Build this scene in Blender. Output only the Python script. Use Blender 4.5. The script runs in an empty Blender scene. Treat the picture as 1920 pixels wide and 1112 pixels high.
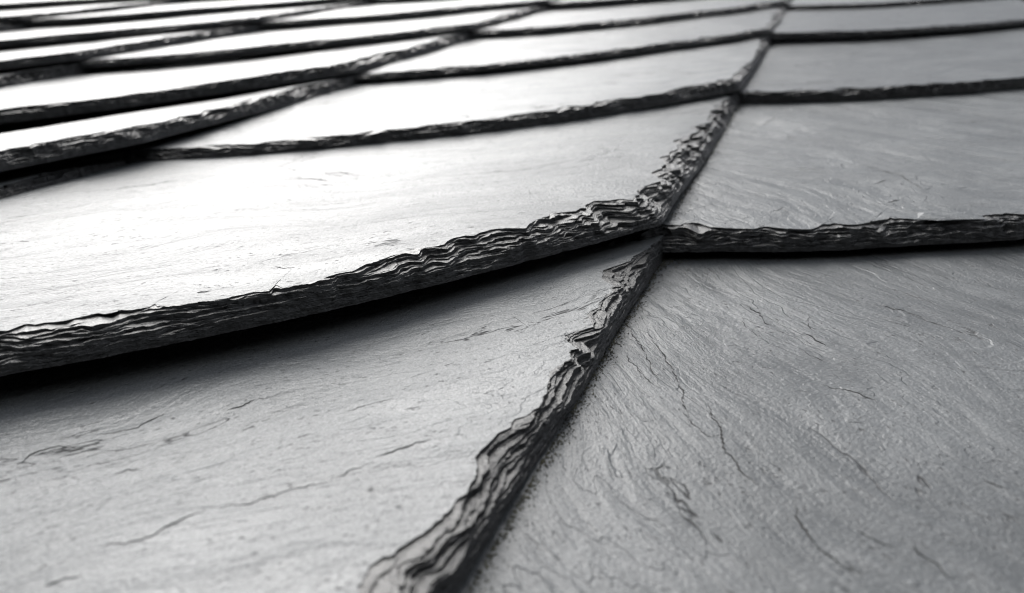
import bpy, math
import numpy as np
from mathutils import Matrix, Vector

R = math.radians
MM = 0.001
scene = bpy.context.scene

# ------------------------------------------------------------------ camera, sky, sun, exposure
ROOF_PITCH = R(48)                                   # the roof climbs away from the camera
ROOF = Matrix.Translation((0, 0, 6.0)) @ Matrix.Rotation(ROOF_PITCH, 4, 'X')

CAM_H = 0.0728                                       # metres above the slates, phone held close to the roof
CAM_DOWN = R(27.07)
cam = bpy.data.cameras.new('camera')
cam.sensor_width = 36.0
cam.lens = 27.19
cam.clip_start = 0.005
cam.clip_end = 5000
cam.dof.use_dof = True
cam.dof.focus_distance = 0.165
cam.dof.aperture_fstop = 16.0
cam_ob = bpy.data.objects.new('camera', cam)
scene.collection.objects.link(cam_ob)
cam_ob.matrix_world = ROOF @ Matrix.Translation((0, 0, CAM_H)) @ Matrix.Rotation(math.pi / 2 - CAM_DOWN, 4, 'X')
scene.camera = cam_ob

SUN_AZ, SUN_EL = R(-23), R(32)                       # as seen from the roof plane: ahead and to the left
d = Vector((math.sin(SUN_AZ) * math.cos(SUN_EL), math.cos(SUN_AZ) * math.cos(SUN_EL), math.sin(SUN_EL)))
d = (ROOF.to_3x3() @ d).normalized()
world = bpy.data.worlds.new('World')
scene.world = world
world.use_nodes = True
wn = world.node_tree
sky = wn.nodes.new('ShaderNodeTexSky')
sky.sky_type = 'NISHITA'
sky.sun_disc = False
sky.sun_elevation = math.asin(d.z)
sky.sun_rotation = math.atan2(d.x, d.y)
sky.air_density = 1.0
sky.dust_density = 3.0
sky.ozone_density = 1.0
hsv = wn.nodes.new('ShaderNodeHueSaturation')        # a hazy, milky sky
hsv.inputs['Saturation'].default_value = 0.25
wn.links.new(sky.outputs[0], hsv.inputs['Color'])
wn.links.new(hsv.outputs[0], wn.nodes['Background'].inputs[0])
wn.nodes['Background'].inputs[1].default_value = 0.05

sun = bpy.data.lights.new('sun', 'SUN')
sun.energy = 1.5
sun.angle = R(62)
sun.color = (1.0, 0.985, 0.96)
sun_ob = bpy.data.objects.new('sun', sun)
scene.collection.objects.link(sun_ob)
sun_ob.matrix_world = Matrix.Translation((0, 0, 12)) @ d.to_track_quat('Z', 'Y').to_matrix().to_4x4()

vs = scene.view_settings
vs.view_transform = 'Standard'
vs.look = 'None'
vs.gamma = 1.0
vs.use_curve_mapping = False
vs.exposure = 1.84
scene.cycles.filter_width = 1.05
scene.cycles.use_denoising = True

# ------------------------------------------------------------------ noise
_perm = np.random.RandomState(7).permutation(4096)


def _hash(ix, iy, seed):
    return _perm[(_perm[(ix + seed * 131) & 4095] + iy * 7 + seed) & 4095]


def perlin(x, y, seed=0):
    x = np.asarray(x, float); y = np.asarray(y, float)
    x, y = np.broadcast_arrays(x, y)
    ix = np.floor(x).astype(int); iy = np.floor(y).astype(int)
    fx = x - ix; fy = y - iy
    u = fx * fx * fx * (fx * (fx * 6 - 15) + 10)
    v = fy * fy * fy * (fy * (fy * 6 - 15) + 10)

    def g(i, j, dx, dy):
        a = _hash(i, j, seed) * (2 * math.pi / 4096)
        return np.cos(a) * dx + np.sin(a) * dy
    n0 = g(ix, iy, fx, fy) * (1 - u) + g(ix + 1, iy, fx - 1, fy) * u
    n1 = g(ix, iy + 1, fx, fy - 1) * (1 - u) + g(ix + 1, iy + 1, fx - 1, fy - 1) * u
    return (n0 * (1 - v) + n1 * v) * 1.5


# ------------------------------------------------------------------ materials
def new_mat(name):
    m = bpy.data.materials.new(name)
    m.use_nodes = True
    nt = m.node_tree
    return m, nt, nt.nodes['Principled BSDF']


class NB:
    """small helper to wire shader nodes"""
    def __init__(self, nt):
        self.nt = nt

    def link(self, a, b):
        self.nt.links.new(a, b)

    def val(self, sock, v):
        if hasattr(v, 'is_output'):
            self.link(v, sock)
        else:
            sock.default_value = v

    def math(self, op, a, b=0.0, c=0.0, clamp=False):
        n = self.nt.nodes.new('ShaderNodeMath'); n.operation = op; n.use_clamp = clamp
        self.val(n.inputs[0], a); self.val(n.inputs[1], b); self.val(n.inputs[2], c)
        return n.outputs[0]

    def noise(self, vec, scale, detail=2.0, rough=0.5, dist=0.0):
        n = self.nt.nodes.new('ShaderNodeTexNoise')
        self.link(vec, n.inputs['Vector'])
        n.inputs['Scale'].default_value = scale; n.inputs['Detail'].default_value = detail
        n.inputs['Roughness'].default_value = rough; n.inputs['Distortion'].default_value = dist
        return n.outputs['Fac']

    def ramp(self, v, a, b, to0=0.0, to1=1.0, smooth=True):
        n = self.nt.nodes.new('ShaderNodeMapRange')
        n.interpolation_type = 'SMOOTHSTEP' if smooth else 'LINEAR'
        self.val(n.inputs[0], v)
        for i, x in zip((1, 2, 3, 4), (a, b, to0, to1)):
            n.inputs[i].default_value = x
        return n.outputs[0]

    def mapping(self, vec, scale=(1, 1, 1), rot=None):
        n = self.nt.nodes.new('ShaderNodeMapping')
        self.link(vec, n.inputs['Vector'])
        n.inputs['Scale'].default_value = scale
        if rot is not None:
            self.link(rot, n.inputs['Rotation'])
        return n.outputs[0]

    def mix(self, f, a, b):
        n = self.nt.nodes.new('ShaderNodeMix'); n.data_type = 'RGBA'
        self.val(n.inputs[0], f); self.val(n.inputs[6], a); self.val(n.inputs[7], b)
        return n.outputs[2]


def slate_coords(b):
    """object coordinates in millimetres, shifted per slate, turned along that slate's grain"""
    nt = b.nt
    tc = nt.nodes.new('ShaderNodeTexCoord')
    oi = nt.nodes.new('ShaderNodeAttribute'); oi.attribute_type = 'OBJECT'; oi.attribute_name = 'shift'
    at = nt.nodes.new('ShaderNodeAttribute'); at.attribute_type = 'OBJECT'; at.attribute_name = 'grain'
    sc = b.mapping(tc.outputs['Object'], (1000, 1000, 1000))
    add = nt.nodes.new('ShaderNodeVectorMath'); add.operation = 'ADD'
    cmb = nt.nodes.new('ShaderNodeCombineXYZ')
    b.link(b.math('MULTIPLY', oi.outputs['Fac'], 900.0), cmb.inputs[0])
    b.link(b.math('MULTIPLY', oi.outputs['Fac'], -517.0), cmb.inputs[1])
    cmb.inputs[2].default_value = 33.7
    rot = nt.nodes.new('ShaderNodeCombineXYZ'); b.link(at.outputs['Fac'], rot.inputs[2])
    turned = b.mapping(sc, (1, 1, 1), rot.outputs[0])
    b.link(turned, add.inputs[0]); b.link(cmb.outputs[0], add.inputs[1])
    wn_ = nt.nodes.new('ShaderNodeTexNoise'); wn_.inputs['Scale'].default_value = 0.016; wn_.inputs['Detail'].default_value = 1.0
    b.link(add.outputs[0], wn_.inputs['Vector'])
    ma = nt.nodes.new('ShaderNodeVectorMath'); ma.operation = 'MULTIPLY_ADD'
    b.link(wn_.outputs['Color'], ma.inputs[0]); ma.inputs[1].default_value = (30, 30, 0); b.link(add.outputs[0], ma.inputs[2])
    return ma.outputs[0], oi.outputs['Fac']


def make_face_material():
    m, nt, p = new_mat('riven_slate')
    b = NB(nt)
    co, rnd = slate_coords(b)
    grain = b.mapping(co, (0.38, 1.0, 1.0))                 # stretched along local X
    rv = nt.nodes.new('ShaderNodeAttribute'); rv.attribute_type = 'OBJECT'; rv.attribute_name = 'riven'
    # relief, in millimetres
    micro = b.noise(co, 1.3, 3.0, 0.65)
    fine = b.noise(grain, 0.30, 4.0, 0.62)
    ridge = b.noise(b.mapping(co, (0.20, 1.0, 1.0)), 0.15, 5.0, 0.6, 0.25)       # cleavage ripples along the grain
    # lamination steps: terraces of a warped noise, broken up by a mask
    big = b.noise(grain, 0.018, 5.0, 0.58, 0.5)
    lv = b.math('MULTIPLY', big, 24.0)
    fr = b.math('FRACT', lv)
    saw = b.math('SUBTRACT', b.ramp(fr, 0.0, 0.05), fr)
    msk = b.noise(co, 0.035, 3.0, 0.55)
    stepm = b.math('MULTIPLY', b.math('MULTIPLY', saw, b.ramp(msk, 0.40, 0.58)), rv.outputs['Fac'])
    # hairline cracks: thin contour lines of another warped noise, showing only here and there
    crk = b.noise(b.mapping(co, (0.30, 1.0, 1.0)), 0.022, 6.0, 0.58, 0.3)
    crk = b.math('PINGPONG', b.math('MULTIPLY', crk, 9.0), 0.5)
    brk = b.math('MULTIPLY', b.ramp(fine, 0.40, 0.52), b.ramp(msk, 0.60, 0.46))
    brk = b.math('MULTIPLY', brk, b.ramp(b.noise(grain, 0.03, 2.0, 0.5), 0.50, 0.60))
    crack = b.math('MULTIPLY', b.ramp(crk, 0.0, 0.035, 1.0, 0.0), brk)
    # specks: tiny pits holding dirt
    pit = b.math('MULTIPLY', b.ramp(b.noise(grain, 1.6, 2.0, 0.6), 0.61, 0.68), b.ramp(fine, 0.42, 0.62))
    h = b.math('MULTIPLY', micro, 0.22)
    h = b.math('MULTIPLY_ADD', ridge, 0.85, h)
    h = b.math('MULTIPLY_ADD', fine, 0.22, h)
    h = b.math('MULTIPLY_ADD', big, 0.6, h)
    h = b.math('MULTIPLY_ADD', stepm, 1.0, h)
    h = b.math('MULTIPLY_ADD', crack, -0.22, h)
    h = b.math('MULTIPLY_ADD', pit, -0.07, h)
    bump = nt.nodes.new('ShaderNodeBump')
    bump.inputs['Strength'].default_value = 1.0
    bump.inputs['Distance'].default_value = 0.001
    b.link(h, bump.inputs['Height'])
    b.link(bump.outputs[0], p.inputs['Normal'])
    tone = b.math('ADD', b.math('MULTIPLY', b.math('MULTIPLY_ADD', ridge, 0.45, b.math('MULTIPLY', msk, 0.55)), 0.7), b.math('MULTIPLY', rnd, 0.3))
    col = b.mix(b.ramp(tone, 0.3, 0.75), (0.085, 0.091, 0.095, 1), (0.200, 0.208, 0.212, 1))
    dust = b.ramp(fine, 0.50, 0.75)
    col = b.mix(b.math('MULTIPLY', dust, 0.35), col, (0.26, 0.264, 0.264, 1))
    grit_ = b.noise(co, 2.4, 3.0, 0.7)                      # mineral grain of the stone itself
    col = b.mix(b.ramp(grit_, 0.40, 0.62, 0.38, 0.0), col, (0.045, 0.047, 0.049, 1))
    col = b.mix(b.ramp(grit_, 0.58, 0.72, 0.0, 0.3), col, (0.34, 0.345, 0.345, 1))
    dark = b.math('MAXIMUM', crack, b.math('MULTIPLY', pit, 0.8))
    col = b.mix(dark, col, (0.022, 0.022, 0.023, 1))
    b.link(col, p.inputs['Base Color'])
    rg = b.ramp(micro, 0.3, 0.7, 0.325, 0.41)
    rg = b.math('ADD', rg, b.ramp(ridge, 0.35, 0.65, -0.05, 0.07))
    rg = b.math('MULTIPLY_ADD', dark, 0.40, rg)
    b.link(rg, p.inputs['Roughness'])
    p.inputs['IOR'].default_value = 1.41
    return m


def make_edge_material():
    m, nt, p = new_mat('broken_slate_edge')
    b = NB(nt)
    co, rnd = slate_coords(b)
    flat = b.mapping(co, (1.0, 1.0, 3.0))
    n1 = b.noise(flat, 1.6, 4.0, 0.65)
    n2 = b.noise(flat, 0.35, 3.0, 0.6)
    h = b.math('MULTIPLY_ADD', n2, 0.5, b.math('MULTIPLY', n1, 0.22))
    bump = nt.nodes.new('ShaderNodeBump')
    bump.inputs['Strength'].default_value = 1.0
    bump.inputs['Distance'].default_value = 0.001
    b.link(h, bump.inputs['Height']); b.link(bump.outputs[0], p.inputs['Normal'])
    col = b.mix(b.ramp(n2, 0.35, 0.7), (0.010, 0.0103, 0.0106, 1), (0.030, 0.0304, 0.031, 1))
    b.link(col, p.inputs['Base Color'])
    p.inputs['Roughness'].default_value = 0.32
    p.inputs['IOR'].default_value = 1.55
    return m


FACE = make_face_material()
EDGE = make_edge_material()
m, nt, p = new_mat('bitumen_felt')
b = NB(nt)
tc = nt.nodes.new('ShaderNodeTexCoord')
p.inputs['Base Color'].default_value = (0.022, 0.022, 0.023, 1)
p.inputs['Roughness'].default_value = 0.9
FELT = m

# ------------------------------------------------------------------ the roof
roof = bpy.data.objects.new('slate_roof', None)
scene.collection.objects.link(roof)
roof.matrix_world = ROOF
roof['label'] = 'dark grey slate roof with curved overlapping slates and chipped edges'
roof['category'] = 'roof'
roof['kind'] = 'thing'

# roof frame: X right of the camera, Y up the slope, Z off the roof. Slate joints run 21 degrees off the slope.
JA = R(21.15)
E_AL = np.array([math.sin(JA), math.cos(JA)])          # along the joints
E_AC = np.array([math.cos(JA), -math.sin(JA)])         # across them
T_STEP = 6.9                                           # mm each slate is lifted by the one it lies on

# joints (mm across) and the nodes along each joint where four slates meet
JOINTS = {
    -4: 742.0, -3: 548.0, -2: 355.0, -1: 158.0, 0: -32.0, 1: -219.0, 2: -374.0, 3: -535.0, 4: -700.0, 5: -865.0, 6: -1030.0, 7: -1195.0}
NODES = {
    -1: {0: -35, 1: 135, 2: 302, 3: 499, 4: 683, 5: 862},
    0: {0: 33, 1: 190, 2: 374, 3: 546, 4: 714, 5: 876},
    1: {0: 23, 1: 203, 2: 343, 3: 490, 4: 650, 5: 806},
    2: {0: -60, 1: 158, 2: 316, 3: 470, 4: 628, 5: 785},
}


def node(j, i):
    d_ = NODES.get(j)
    if d_ is None:
        r_ = np.random.RandomState((j + 20) * 37 + i + 50)
        base = NODES[2][0] if j > 2 else NODES[-1][0]
        return base + 160.0 * i + r_.uniform(-6, 6)
    if i in d_:
        return d_[i]
    return d_[0] + 163.0 * i if i < 0 else d_[5] + 160.0 * (i - 5)


def step_of(c, r):
    """lift of slate (c, r) over its neighbours: the slates further up the roof are thinner"""
    p_ = E_AC * JOINTS[c - 1] + E_AL * node(c - 1, r + 1)
    return T_STEP - 2.5 * min(max((p_[1] - 330.0) / 200.0, 0.0), 1.0)


def f_edge(q):                                         # the bowed lower edge
    return 0.38 * q + 0.62 * q * q


def resample(pts, ds):
    """pts: (n,2) polyline -> points every ds along it"""
    seg = np.hypot(*np.diff(pts, axis=0).T)
    s = np.concatenate([[0], np.cumsum(seg)])
    n = max(2, int(round(s[-1] / ds)) + 1)
    t = np.linspace(0, s[-1], n)
    return np.stack([np.interp(t, s, pts[:, 0]), np.interp(t, s, pts[:, 1])], 1)


def smooth_closed(a, k):
    if k < 1:
        return a
    ker = np.hanning(2 * k + 3)[1:-1]; ker /= ker.sum()
    out = np.empty_like(a)
    for c in range(a.shape[1]):
        out[:, c] = np.convolve(np.concatenate([a[-k:, c], a[:, c], a[:k, c]]), ker, 'valid')
    return out


def smooth_open(a, k):
    if k < 1:
        return a
    ker = np.hanning(2 * k + 3)[1:-1]; ker /= ker.sum()
    out = np.empty_like(a)
    for c in range(a.shape[1]):
        x = a[:, c]
        pad = np.concatenate([2 * x[0] - x[k:0:-1], x, 2 * x[-1] - x[-2:-k - 2:-1]])
        out[:, c] = np.convolve(pad, ker, 'valid')
    return out


def jag(S, step, seed):
    """angular noise along an edge: straight runs between irregular breaks"""
    r_ = np.random.RandomState(seed % 100003)
    n_ = int((S[-1] - S[0]) / step * 1.3) + 8
    kn = S[0] - step + np.cumsum(r_.uniform(0.25, 1.75, n_)) * step
    return np.interp(S, kn, r_.uniform(-1, 1, n_))


def build_slate(col, row, opt):
    """One slate: a stack of thin laminae, each with its own broken outline.
    Local frame (mm): origin at the lower right corner, x across, y along the joint, z off the face."""
    rng = np.random.RandomState((col + 9) * 101 + (row + 9) * 7 + 3)
    xL, xR = JOINTS[col], JOINTS[col - 1]
    W = xR - xL
    yR = node(col - 1, row + 1)
    yL = node(col, row)
    rise = yR - yL
    Eup = node(col - 1, row + 2) - yR
    T = step_of(col, row) - 0.75 + rng.uniform(-0.9, 0.1)
    # position on the roof and distance from the camera
    corner = (E_AC * xR + E_AL * yR)
    dist = math.hypot(math.hypot(*corner), 75.0)
    mid = E_AC * (xR - W * 0.45) + E_AL * (yR - rise * .45)
    dist = min(dist, math.hypot(math.hypot(*mid), 75.0))
    seen = opt.get('seen', True)
    ds = min(max(dist / (850.0 if dist < 250 else 650.0), 0.19), 2.0)
    if not seen:
        ds = max(ds, 2.5)
    near = dist < 370 and seen
    K = (18 if dist < 230 else 12) if near else (8 if dist < 700 and seen else 5)
    # ---- outline
    q = np.linspace(-0.12, 1.0, 120)
    bw = opt.get('bow', 0.62)
    fq = np.where(q < 0, (1 - bw) * q, (1 - bw) * q + bw * q * q)
    low = np.stack([(q - 1) * W, (fq - 1) * rise], 1)
    wob = 0.9 * perlin(q * W / 38.0, np.full_like(q, row * 3.1 + col), 11) + 0.35 * perlin(q * W / 11.0, np.full_like(q, row * 1.7 + col), 12)
    low[:, 1] += wob * 1.3 * np.clip((1 - q) * 6, 0, 1)
    ys = np.linspace(0, Eup + 6.0, 60)
    side = np.stack([0.8 * perlin(ys / 45.0, np.full_like(ys, row * 2.3 + col * .7), 13) * np.clip(ys / 15, 0, 1), ys], 1)
    side[:, 0] -= opt.get('side_all', 0.0) * np.clip(ys / 25.0, 0, 1)
    side[:, 0] -= opt.get('side_in', 0.0) * np.clip(1 - ys / 110.0, 0, 1) * np.clip(ys / 10, 0, 1)
    vis = np.concatenate([low, side[1:]])
    vis = resample(vis, ds)
    r_c = opt.get('corner', 4.0)
    vis = smooth_open(vis, int(r_c / ds))
    top = np.array([[-24.0, Eup + 8.0], [-26.0, Eup + 40.0], [-W * 0.5, Eup - rise * .5 + 55.0], [-W - 18.0, Eup - rise + 40.0], low[0] + [0, 2.0]])
    hid = resample(np.concatenate([vis[-1:], top]), max(4.0, ds))[1:-1]
    out = np.concatenate([vis, hid])
    nv = len(vis)
    # arclength on the visible run, zero at the lower right corner
    seg = np.hypot(*np.diff(vis, axis=0).T)
    sv = np.concatenate([[0], np.cumsum(seg)])
    s0 = sv[np.argmin(np.hypot(vis[:, 0], vis[:, 1]))]
    sv -= s0
    # inward normals, smoothed wide so that deep chips do not cross
    tan = np.roll(out, -1, 0) - np.roll(out, 1, 0)
    tan[nv - 1:nv + 1] = tan[nv - 2]
    nrm = np.stack([-tan[:, 1], tan[:, 0]], 1)
    nrm /= np.maximum(np.hypot(*nrm.T), 1e-9)[:, None]
    nv_s = smooth_open(nrm[:nv], max(1, int(opt.get('nsmooth', 7.0) / ds)))
    nv_s /= np.hypot(*nv_s.T)[:, None]
    nrm[:nv] = nv_s
    # ---- laminae
    zk = np.cumsum(np.concatenate([[0], rng.uniform(0.5, 1.5, K)])); zk = zk / zk[-1]
    n = len(out)
    e = np.zeros((K, n))
    seed = int(rng.randint(1, 60))
    S = sv
    ch = []
    bev = opt.get('bevel', rng.uniform(1.3, 3.2))
    L_tot = sv[-1] - sv[0]
    for _ in range(int(L_tot / opt.get('chip_every', 7.0))):                     # random conchoidal chips
        L = float(np.exp(rng.normal(1.6, 0.65)))
        ch.append((rng.uniform(sv[0], sv[-1]), L, min(L * rng.uniform(.25, .7), 6.0) * opt.get('chip', 1.0), rng.uniform(0.15, 0.95)))
    for _ in range(int(L_tot / 16.0)):                                           # thin flakes off the face
        L = float(np.exp(rng.normal(2.0, 0.6)))
        ch.append((rng.uniform(sv[0], sv[-1]), L, rng.uniform(1.5, 6.0) * opt.get('flake', 1.0), 0.86))
    ch += opt.get('chips', [])
    wbev = bev * (1 + 0.7 * perlin(S / 33.0, np.full(nv, 0.3), seed) + 0.4 * perlin(S / 9.0, np.full(nv, 4.3), seed + 1))
    if 'bevel_fn' in opt:
        wbev = wbev * np.interp(S, *zip(*opt['bevel_fn']))
    wbev = np.maximum(wbev, 0.3)
    # how the bevel is shared out between the laminae: patchy, so several break together and others run out into a ledge
    wk = []
    PS = opt.get('patch', 1.0)
    for k in range(K):
        zt = (zk[k] + zk[k + 1]) / 2
        g = 0.12 + 1.2 * max(0.0, zt - opt.get('gstart', 0.16))
        pch = perlin(S / (8.0 * PS), np.full(nv, k * 1.37 + 0.5), seed + 9) + 0.6 * perlin(S / (3.7 * PS), np.full(nv, k * 1.9 + 0.2), seed + 10)
        wk.append(g * (0.04 + np.maximum(0, pch + 0.06) ** 2.3))
    wk = np.array(wk)
    wk = np.cumsum(wk, 0) / np.maximum(wk.sum(0), 1e-3)
    prev = None
    for k in range(K):
        zt = (zk[k] + zk[k + 1]) / 2
        ek = wbev * wk[k]
        cut = np.zeros(nv)
        for (sc_, L, D, kc) in ch:
            if zt <= kc:
                continue
            t = ((zt - kc) / max(1 - kc, .08)) ** 0.7
            Lk = L * (0.55 + 0.45 * t)
            u = (S - sc_) / Lk
            u = u + 0.16 * jag(S, L * .25 + .4, int(sc_ * 37) + k // 3 + seed * 11 + 5000)
            skew = 1.0 + 0.5 * math.sin(sc_ * 3.1) * np.clip(u, -1, 1)
            c_ = D * t * skew * np.clip(1 - np.abs(u) ** 1.4, 0, 1)
            cut = np.maximum(cut, c_)
        js = seed * 977 + k * 31
        fineN = 0.34 * perlin(S / (6.0 * PS), np.full(nv, zt * 4.0), seed + 2) + 0.30 * jag(S, 2.6 * PS, js) + 0.24 * jag(S, 0.8, js + 1)
        ek = ek + cut + fineN * (0.35 + 0.65 * zt) * opt.get('rag', 1.0)
        if prev is not None:
            ek = np.maximum(prev - 0.30, ek)
        prev = ek
        e[k, :nv] = ek * np.clip((S - S[0]) / 14.0, 0, 1) * np.clip((S[-1] - S) / 14.0, 0, 1)
    # lamina boundaries wander up and down and pinch out
    zb = np.repeat(zk[:, None] * T, n, 1)
    for j in range(1, K):
        zb[j, :nv] += T / K * (1.0 * perlin(S / (26.0 * PS), np.full(nv, j * 0.8), seed + 7) + 1.2 * jag(S, 5.0 * PS, seed * 991 + j * 13)
                               + 0.35 * jag(S, 1.4, seed * 991 + j * 13 + 7))
    zb = np.clip(np.maximum.accumulate(zb, 0), 0, T)
    prof = [(np.full(n, 6.0), np.zeros(n)), (np.full(n, 0.6), np.zeros(n))]
    for k in range(K):
        prof.append((e[k], zb[k]))
        prof.append((e[k] + 0.10, zb[k + 1]))
        if k < K - 1 and near:                            # a vertex in the middle of the ledge keeps it uneven
            mo = (e[k] + 0.1) * 0.45 + e[k + 1] * 0.55
            prof.append((mo, zb[k + 1] + 0.05))
    n_edge = len(prof)
    e_top = prof[-1][0]
    base = out[:, None, :] + nrm[:, None, :] * np.stack([a for a, _ in prof], 1)[:, :, None]
    zz = np.stack([z for _, z in prof], 1)
    cen = np.array([-W * 0.46, -rise * 0.5 + Eup * 0.55])
    nr = 15 if near else (12 if seen and dist < 700 else 10)
    tt = (np.arange(1, nr) / nr) ** 1.35
    ptop = base[:, -1, :]
    k_s = max(1, int(18.0 / ds))
    psm = ptop.copy(); psm[:nv] = smooth_open(ptop[:nv], k_s)        # inner rings follow a calmer outline
    rings = psm[:, None, :] + (cen - psm)[:, None, :] * tt[None, :, None] + (ptop - psm)[:, None, :] * ((1 - tt) ** 9)[None, :, None]
    # a little raggedness in plan on the broken face
    if near:
        jx = perlin(base[:nv, 2:-1, 0] / 0.7, base[:nv, 2:-1, 1] / 0.7 + zz[:nv, 2:-1] * 2.1, 21)
        jz = perlin(base[:nv, 2:-1, 0] / 0.9 + 40, base[:nv, 2:-1, 1] / 0.9 + zz[:nv, 2:-1] * 1.7, 22)
        base[:nv, 2:-1, :] += nrm[:nv, None, :] * (0.09 * jx)[:, :, None]
        zz[:nv, 2:-1] += 0.05 * jz
    allp = np.concatenate([base, rings], 1)
    zall = np.concatenate([zz, np.full((n, nr - 1), T)], 1)
    gx = allp[:, :, 0] + col * 311.0; gy = allp[:, :, 1] + row * 177.0
    und = 0.55 * perlin(gx / 70.0, gy / 70.0, 31) + 0.15 * perlin(gx / 24.0, gy / 24.0, 32) + 0.04 * perlin(gx / 8.0, gy / 8.0, 33)
    zall = zall + und * opt.get('wave', 1.0) * (zall / T) - T       # top of the slate at z = 0
    # the covered head and the covered left margin are dressed thinner
    qq = np.clip(allp[:, :, 0] / W + 1, -0.3, 1)
    over = allp[:, :, 1] - (Eup + (f_edge(np.maximum(qq, 0)) + np.minimum(qq, 0) * .38 - 1) * rise) - 5.0
    drop = 2.6 * np.clip(over / 18.0, 0, 1) + 2.2 * np.clip((-W - 3.0 - allp[:, :, 0]) / 10.0, 0, 1)
    zall = zall - np.minimum(drop, 3.2) * np.clip((zall + T) / T, 0, 1)
    nvp = allp.shape[1]
    V = np.empty((n * nvp + 2, 3))
    V[:-2, :2] = allp.reshape(-1, 2); V[:-2, 2] = zall.reshape(-1)
    V[-2] = (cen[0], cen[1], float(np.mean(zall[:, -1])))
    V[-1] = (cen[0], cen[1], -T)
    i0 = np.arange(n); i1 = (i0 + 1) % n
    jj = np.arange(nvp - 1)
    A = i0[:, None] * nvp + jj[None]; B = i1[:, None] * nvp + jj[None]
    quads = np.stack([A, B, B + 1, A + 1], -1).reshape(-1, 4)
    tri_t = np.stack([i0 * nvp + nvp - 1, i1 * nvp + nvp - 1, np.full(n, n * nvp)], 1)
    tri_b = np.stack([i1 * nvp, i0 * nvp, np.full(n, n * nvp + 1)], 1)
    loops = np.concatenate([quads.reshape(-1), tri_t.reshape(-1), tri_b.reshape(-1)])
    nq, ntri = len(quads), 2 * n
    starts = np.concatenate([np.arange(nq) * 4, nq * 4 + np.arange(ntri) * 3])
    matq = np.tile(np.where(jj < n_edge - 1, 1, 0), n)
    mats = np.concatenate([matq, np.zeros(n, int), np.ones(n, int)])
    me = bpy.data.meshes.new('slate')
    me.vertices.add(len(V)); me.vertices.foreach_set('co', (V * MM).astype(np.float32).reshape(-1))
    me.loops.add(len(loops)); me.loops.foreach_set('vertex_index', loops.astype(np.int32))
    me.polygons.add(nq + ntri)
    me.polygons.foreach_set('loop_start', starts.astype(np.int32))
    me.materials.append(FACE); me.materials.append(EDGE)
    me.polygons.foreach_set('material_index', mats.astype(np.int32))
    me.polygons.foreach_set('use_smooth', (mats == 0))
    me.update(calc_edges=True)
    ev = np.empty(len(me.edges) * 2, np.int32); me.edges.foreach_get('vertices', ev); ev = ev.reshape(-1, 2)
    rim = ((ev % nvp) == n_edge - 1).all(1) & (ev < n * nvp).all(1)               # crisp arris between face and break
    at_ = me.attributes.new('sharp_edge', 'BOOLEAN', 'EDGE'); at_.data.foreach_set('value', rim)
    ob = bpy.data.objects.new('slate', me)
    scene.collection.objects.link(ob)
    ob.parent = roof
    # lie on the neighbours: rises towards the free right side and the free lower edge
    beta = step_of(col, row + 1) / Eup
    alpha = (step_of(min(col + 1, 7), row - 1) + beta * rise) / W
    tip = opt.get('tip', rng.uniform(0.0, 0.8))        # how far the free edge gapes
    beta += tip / Eup
    ac = Vector((E_AC[0], E_AC[1], alpha)).normalized()
    al = Vector((E_AL[0], E_AL[1], -beta))
    nz = ac.cross(al).normalized()
    al = nz.cross(ac)
    mt = Matrix.Identity(4)
    for r_ in range(3):
        mt[r_][0] = ac[r_]; mt[r_][1] = al[r_]; mt[r_][2] = nz[r_]
    mt.translation = Vector((corner[0] * MM, corner[1] * MM, tip * MM))
    ob.matrix_local = mt
    ob['shift'] = float(opt.get('shift', rng.uniform(0, 1)))
    ob['riven'] = float(opt.get('riven', rng.uniform(0.02, 0.10)))
    ob['grain'] = float(opt.get('grain', rng.uniform(-0.9, -0.3)))
    if 'label' in opt:
        ob['label'] = opt['label']
    return ob


HERO = {
    # column, row
    (1, 0): dict(bevel=4.4, tip=3.7, bow=0.70, bevel_fn=[(-300, .45), (-130, .6), (-70, 1.), (100, 1.), (200, .8)], riven=0.06, chip=0.7, chips=[(-13, 10, 6, .3), (-120, 30, 3, .5), (-70, 18, 2.5, .6)], grain=-0.6,
                 label='large pale slate with a long bowed edge and chipped corner'),
    (1, -1): dict(bevel=3.2, chips=[(52, 14, 3, .4), (34, 14, 4, .6), (97, 6, 6, .5), (90, 4, 3, .3), (133, 11, 8, .88), (128, 5, 4, .75)],
                  grain=-0.75, chip=0.75, chip_every=4.5, patch=1.5, gstart=0.4, rag=1.2, riven=0.09, side_in=2.0, bevel_fn=[(-300, 1.), (0, 1.6), (30, 1.4), (50, 1.0), (70, 0.7), (90, .45), (200, .4)],
                  label='slate with deep splintered chips down its side'),
    (0, 1): dict(tip=1.3, bevel=3.0, gstart=0.0, grain=0.5, riven=0.34, chip=0.6, label='grey slate with an upright dark edge and a raised splinter'),
    (0, 0): dict(shift=0.37, bevel=2.0, grain=0.85, riven=0.20, label='broad blue-grey slate veined with hairline cracks'),
    (2, 0): dict(tip=2.2, bow=0.80),
    (2, -1): dict(side_all=8.0),
    (1, 1): dict(bevel=1.4, grain=-0.7, chip=0.7),
}

count = 0
SLATES = {}
for col in range(7, -4, -1):
    for row in range(-4, 8):
        xR = JOINTS[col - 1]
        W = xR - JOINTS[col]
        c = E_AC * (xR - W * .4) + E_AL * (node(col - 1, row + 1) - 20)
        ang = math.degrees(math.atan2(c[0], c[1]))
        if c[1] < -120 or c[1] > 1150 or abs(c[0]) > 900:
            continue
        opt = dict(HERO.get((col, row), {}))
        opt['seen'] = (col, row) in HERO or bool(c[1] > 20 and abs(ang) < 52 and c[1] < 1000)
        SLATES[(col, row)] = build_slate(col, row, opt)
        count += 1

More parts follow.
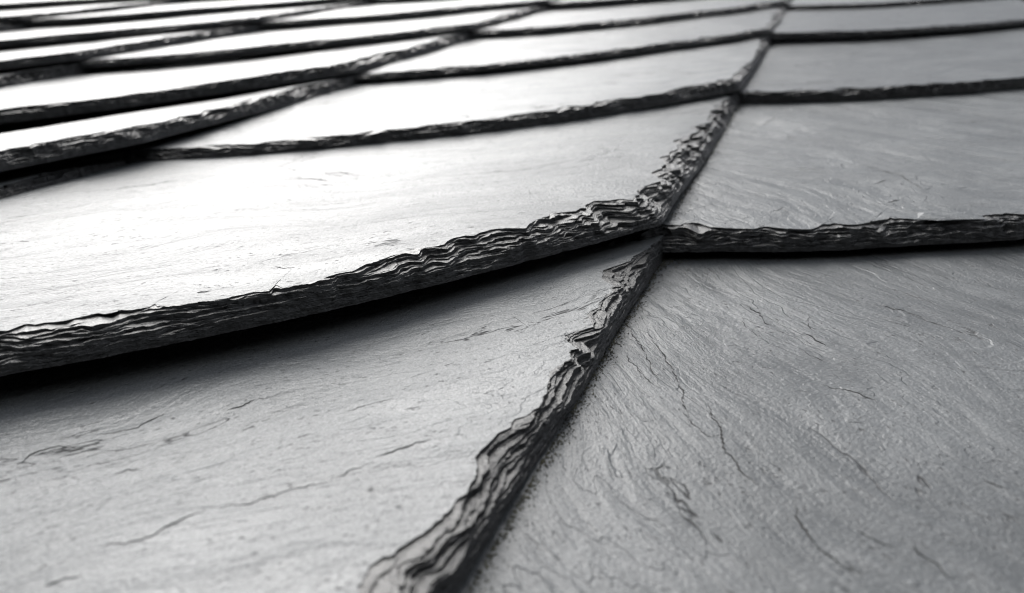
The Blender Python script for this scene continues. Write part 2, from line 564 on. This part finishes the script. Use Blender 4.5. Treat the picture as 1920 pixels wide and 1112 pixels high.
# felt-covered deck under the slates
bm_v = [(-1.3, -0.35, 0), (1.2, -0.35, 0), (1.2, 1.5, 0), (-1.3, 1.5, 0)]
vv = [(x, y, -0.034) for x, y, _ in bm_v] + [(x, y, -0.060) for x, y, _ in bm_v]
ff = [(0, 1, 2, 3), (7, 6, 5, 4), (0, 4, 5, 1), (1, 5, 6, 2), (2, 6, 7, 3), (3, 7, 4, 0)]
me = bpy.data.meshes.new('roof_deck'); me.from_pydata(vv, [], ff); me.materials.append(FELT)
deck = bpy.data.objects.new('roof_deck', me)
scene.collection.objects.link(deck); deck.parent = roof
# ------------------------------------------------------------------ small relief on the nearest slates
MOSS, nt, p = new_mat('damp_grit')
b = NB(nt)
tc = nt.nodes.new('ShaderNodeTexCoord')
gn = b.noise(b.mapping(tc.outputs['Object'], (1000, 1000, 1000)), 0.35, 2.0)
b.link(b.mix(b.ramp(gn, 0.35, 0.65), (0.030, 0.029, 0.022, 1), (0.085, 0.080, 0.052, 1)), p.inputs['Base Color'])
p.inputs['Roughness'].default_value = 0.85


CRACK, nt, p = new_mat('crack_shade')  # near-black colour standing in for the shade of crack and drop face
p.inputs['Base Color'].default_value = (0.016, 0.016, 0.016, 1)
p.inputs['Roughness'].default_value = 0.9


def face_z(col, row, x, y):
    """height (mm) of a slate's undulating face at local x, y"""
    gx = np.asarray(x) + col * 311.0; gy = np.asarray(y) + row * 177.0
    return 0.55 * perlin(gx / 70.0, gy / 70.0, 31) + 0.15 * perlin(gx / 24.0, gy / 24.0, 32) + 0.04 * perlin(gx / 8.0, gy / 8.0, 33)


def child_mesh(name, parent, V, F, mats, mat_index=None, smooth=False):
    me = bpy.data.meshes.new(name)
    me.from_pydata((np.asarray(V) * MM).tolist(), [], F)
    for m_ in mats:
        me.materials.append(m_)
    if mat_index is not None:
        me.polygons.foreach_set('material_index', np.asarray(mat_index, np.int32))
    if smooth:
        me.polygons.foreach_set('use_smooth', np.ones(len(F), bool))
    me.update()
    ob = bpy.data.objects.new(name, me)
    scene.collection.objects.link(ob)
    ob.parent = parent
    ob['grain'] = parent['grain'] if 'grain' in parent else 0.0
    ob['riven'] = parent['riven']
    ob['shift'] = parent['shift']
    return ob


def cleavage_step(col, row, pts, h, ramp=4.0, seed=0):
    """a hairline step where a thin leaf of the face has split away"""
    pts = resample(np.array(pts, float), 0.22)
    n = len(pts)
    t = np.linspace(0, 1, n)
    s_ = np.arange(n) * 0.22
    tan = np.gradient(pts, axis=0); tan /= np.maximum(np.hypot(*tan.T), 1e-9)[:, None]
    nr_ = np.stack([-tan[:, 1], tan[:, 0]], 1)
    if np.mean(nr_ @ np.array([0.36, -0.93])) < 0:
        nr_ = -nr_
    nm = np.repeat(nr_.mean(0)[None], n, 0); nm /= np.maximum(np.hypot(*nm.T), 1e-6)[:, None]
    pts = pts + nr_ * (0.55 * perlin(s_ / 3.2, np.full(n, seed * 1.3), 51) + 0.28 * perlin(s_ / 0.9, np.full(n, seed * 2.1), 52))[:, None]
    hh = h * np.clip(np.minimum(t, 1 - t) * 5, 0, 1) ** 0.7 * (0.75 + 0.9 * np.clip(perlin(s_ / 4.0, np.full(n, seed * .7), 53) + .2, -0.6, 1))
    hh = np.maximum(hh, 0.01)
    env = np.clip(np.minimum(t, 1 - t) * 4, 0, 1) ** 0.8
    wd = env * np.clip(0.20 + 0.26 * perlin(s_ / 2.6, np.full(n, seed * 1.9), 54), 0.03, 0.4)   # dark ribbon at the step's foot, its shaded line put into the colour
    rows_ = [(wd, -0.02 + 0 * hh), (wd * 0.8, 0.035 + 0 * hh), (0 * wd, 0.035 + 0 * hh), (0 * wd - 0.01, hh), (0 * wd - ramp * 0.4, hh * 0.6), (0 * wd - ramp, 0 * hh - 0.03)]
    V = []
    for off, z in rows_:
        q_ = pts + nm * off[:, None]
        V.append(np.column_stack([q_, face_z(col, row, q_[:, 0], q_[:, 1]) + z]))
    V = np.concatenate(V)
    F, mi = [], []
    for a_ in range(5):
        for i in range(n - 1):
            F.append((a_ * n + i, a_ * n + i + 1, (a_ + 1) * n + i + 1, (a_ + 1) * n + i)); mi.append(1 if a_ < 3 else 0)
    child_mesh('cleavage_step', SLATES[(col, row)], V, F, [FACE, CRACK], mi)


STEPS = {
    (0, 0): (0.20, [[(-190.0, 16.8), (-186.4, 10.3), (-182.6, 3.7), (-179.8, -2.7), (-175.8, -11.9)], [(-184.8, 13.6), (-179.0, 4.0), (-175.1, -4.2), (-172.1, -10.7), (-169.2, -22.1)], [(-186.2, 2.6), (-183.9, -2.3), (-179.5, -7.7), (-175.9, -11.5)], [(-167.3, -14.1), (-163.8, -21.6), (-162.1, -28.1), (-159.1, -32.3), (-155.8, -36.2)], [(-150.6, -37.2), (-150.2, -41.3), (-148.8, -44.7), (-147.4, -47.3), (-144.2, -49.4), (-142.5, -50.5)], [(-142.5, -41.9), (-139.7, -43.6), (-138.0, -44.5)], [(-135.0, -41.6), (-134.7, -43.7), (-132.8, -45.9), (-131.7, -47.8)], [(-170.7, -18.4), (-168.3, -21.8), (-165.1, -24.9)], [(-124.6, -23.7), (-121.3, -24.7)], [(-165.8, 33.2), (-161.9, 29.1), (-159.8, 23.9), (-158.0, 23.0)], [(-151.3, 31.3), (-151.5, 25.5), (-148.8, 20.9)], [(-152.0, 21.8), (-147.3, 16.2)], [(-152.1, 14.0), (-150.0, 11.2), (-147.5, 9.6)], [(-147.7, -0.3), (-144.9, -1.1), (-141.8, -1.7), (-138.1, -4.2)], [(-136.1, 41.0), (-133.5, 39.6), (-131.3, 39.3)], [(-165.3, 25.1), (-164.1, 21.7), (-160.7, 16.5)]]),
    (1, -1): (0.20, [[(-72.3, 40.4), (-70.0, 41.6), (-66.8, 44.2), (-66.6, 47.3), (-65.7, 49.7)], [(-77.6, 29.7), (-77.9, 33.0), (-75.3, 35.8), (-72.9, 36.9)], [(-33.9, 58.7), (-31.7, 62.4), (-28.8, 65.5)], [(-22.4, 48.4), (-18.8, 52.8), (-16.2, 55.5)], [(-25.4, 41.9), (-24.0, 44.7), (-21.6, 46.9)], [(-59.6, 32.3), (-58.8, 34.0), (-56.3, 35.2)], [(-47.6, 19.0), (-42.9, 21.9), (-41.3, 26.7), (-39.2, 29.7)], [(-37.5, 30.6), (-34.0, 33.0), (-30.5, 37.5), (-26.2, 40.7)], [(-48.1, 11.0), (-47.4, 12.5), (-45.3, 14.1)], [(-55.6, 53.6), (-52.8, 57.8)], [(-20.4, 102.3), (-16.0, 98.6), (-14.4, 101.7)]]),
    (1, 0): (0.16, [[(-89.7, -98.0), (-87.2, -97.3), (-85.6, -95.5)], [(-76.9, -83.7), (-74.6, -82.2)], [(-70.6, -66.9), (-65.9, -66.7)], [(-146.7, -68.5), (-143.0, -68.4)]]),
    (0, 1): (0.30, [[(-176.4, 29.0), (-173.1, 40.6), (-172.2, 46.5)], [(-136.2, -51.1), (-133.0, -46.0)], [(-164.1, -87.1), (-160.3, -80.6)], [(-133.6, -70.2), (-130.4, -66.7)], [(-140.3, -26.9), (-128.1, -39.8), (-123.3, -55.1)]]),
}
for (col, row), (h, lines) in STEPS.items():
    for i, ln in enumerate(lines):
        cleavage_step(col, row, ln, h * (0.42 + 0.25 * math.sin(i * 2.4)), seed=i + col * 31 + row * 7)

# a splinter standing up from the edge of the slate above the junction
sp = [(-127.0, -83.6, 0), (-121.7, -83.3, 0), (-110.1, -79.0, 0), (-125.2, -79.8, 1.9), (-120.6, -80.0, 1.2), (-115.6, -78.6, 0.7),
      (-112.6, -72.0, -.1), (-120.1, -74.4, -.1), (-126.4, -76.6, -.1), (-123.2, -82.6, 0.9), (-117.5, -81.6, 0.5)]
sp = [(x, y, z * 0.4 + float(face_z(0, 1, x, y)) - .05) for x, y, z in sp]
child_mesh('splinter', SLATES[(0, 1)], sp, [(0, 9, 3), (0, 1, 9), (9, 4, 3), (1, 10, 9), (9, 10, 4), (10, 5, 4), (1, 2, 10), (10, 2, 5), (5, 2, 6), (4, 5, 6, 7), (3, 4, 7), (3, 7, 8), (0, 3, 8)], [FACE])


def grit(col, row, spots, seed):
    """damp grains lodged on a slate; spots: (x, y, size) in mm"""
    rg_ = np.random.RandomState(seed)
    base = np.array([(1, 0, 0), (-1, 0, 0), (0, 1, 0), (0, -1, 0), (0, 0, 1), (0, 0, -1)], float)
    fc = [(0, 2, 4), (2, 1, 4), (1, 3, 4), (3, 0, 4), (2, 0, 5), (1, 2, 5), (3, 1, 5), (0, 3, 5)]
    V, F = [], []
    for k, (x, y, r_) in enumerate(spots):
        a = rg_.uniform(0, 6.28)
        v = base * rg_.uniform(0.55, 1.3, (6, 1)) * r_ * np.array([1.2, 0.9, 0.7])
        c_, s_ = math.cos(a), math.sin(a)
        v = v @ np.array([[c_, s_, 0.2], [-s_, c_, 0.1], [0, 0.2, 1]])
        V.append(v + [x, y, float(face_z(col, row, x, y)) + r_ * .35])
        F += [tuple(6 * k + i for i in f_) for f_ in fc]
    o_ = child_mesh('grit', SLATES[(col, row)], np.concatenate(V), F, [MOSS])
    o_['kind'] = 'stuff'


rg = np.random.RandomState(5)
sp_ = []
for _ in range(1500):                                   # along the joint under the splintered slate
    y = rg.uniform(-85, 58)
    dens = 0.5 + 0.5 * float(perlin(y / 16.0, 0.4, 61))
    off = rg.exponential(0.9) * (0.5 + dens)
    if off < 5:
        sp_.append((-190.0 + 0.2 + off, y, rg.uniform(0.07, 0.24) * (1.25 - min(off, 4) * .15)))
for _ in range(420):                                    # and in the corner where four slates meet
    sp_.append((-190 + rg.exponential(2.2), 58 + rg.normal(0, 4.0), rg.uniform(0.08, 0.30)))
for _ in range(90):
    sp_.append((rg.uniform(-186, -95), rg.uniform(-50, 70), rg.uniform(0.05, 0.13)))
grit(0, 0, sp_, 3)
sp_ = [(-190 + 0.3 + rg.exponential(1.0), rg.uniform(-102, 70), rg.uniform(0.08, 0.28)) for _ in range(650)]
grit(0, 1, sp_, 4)
print('slates', count, 'tris', sum(len(p_.vertices) - 2 for o in scene.objects if o.type == 'MESH' for p_ in o.data.polygons))
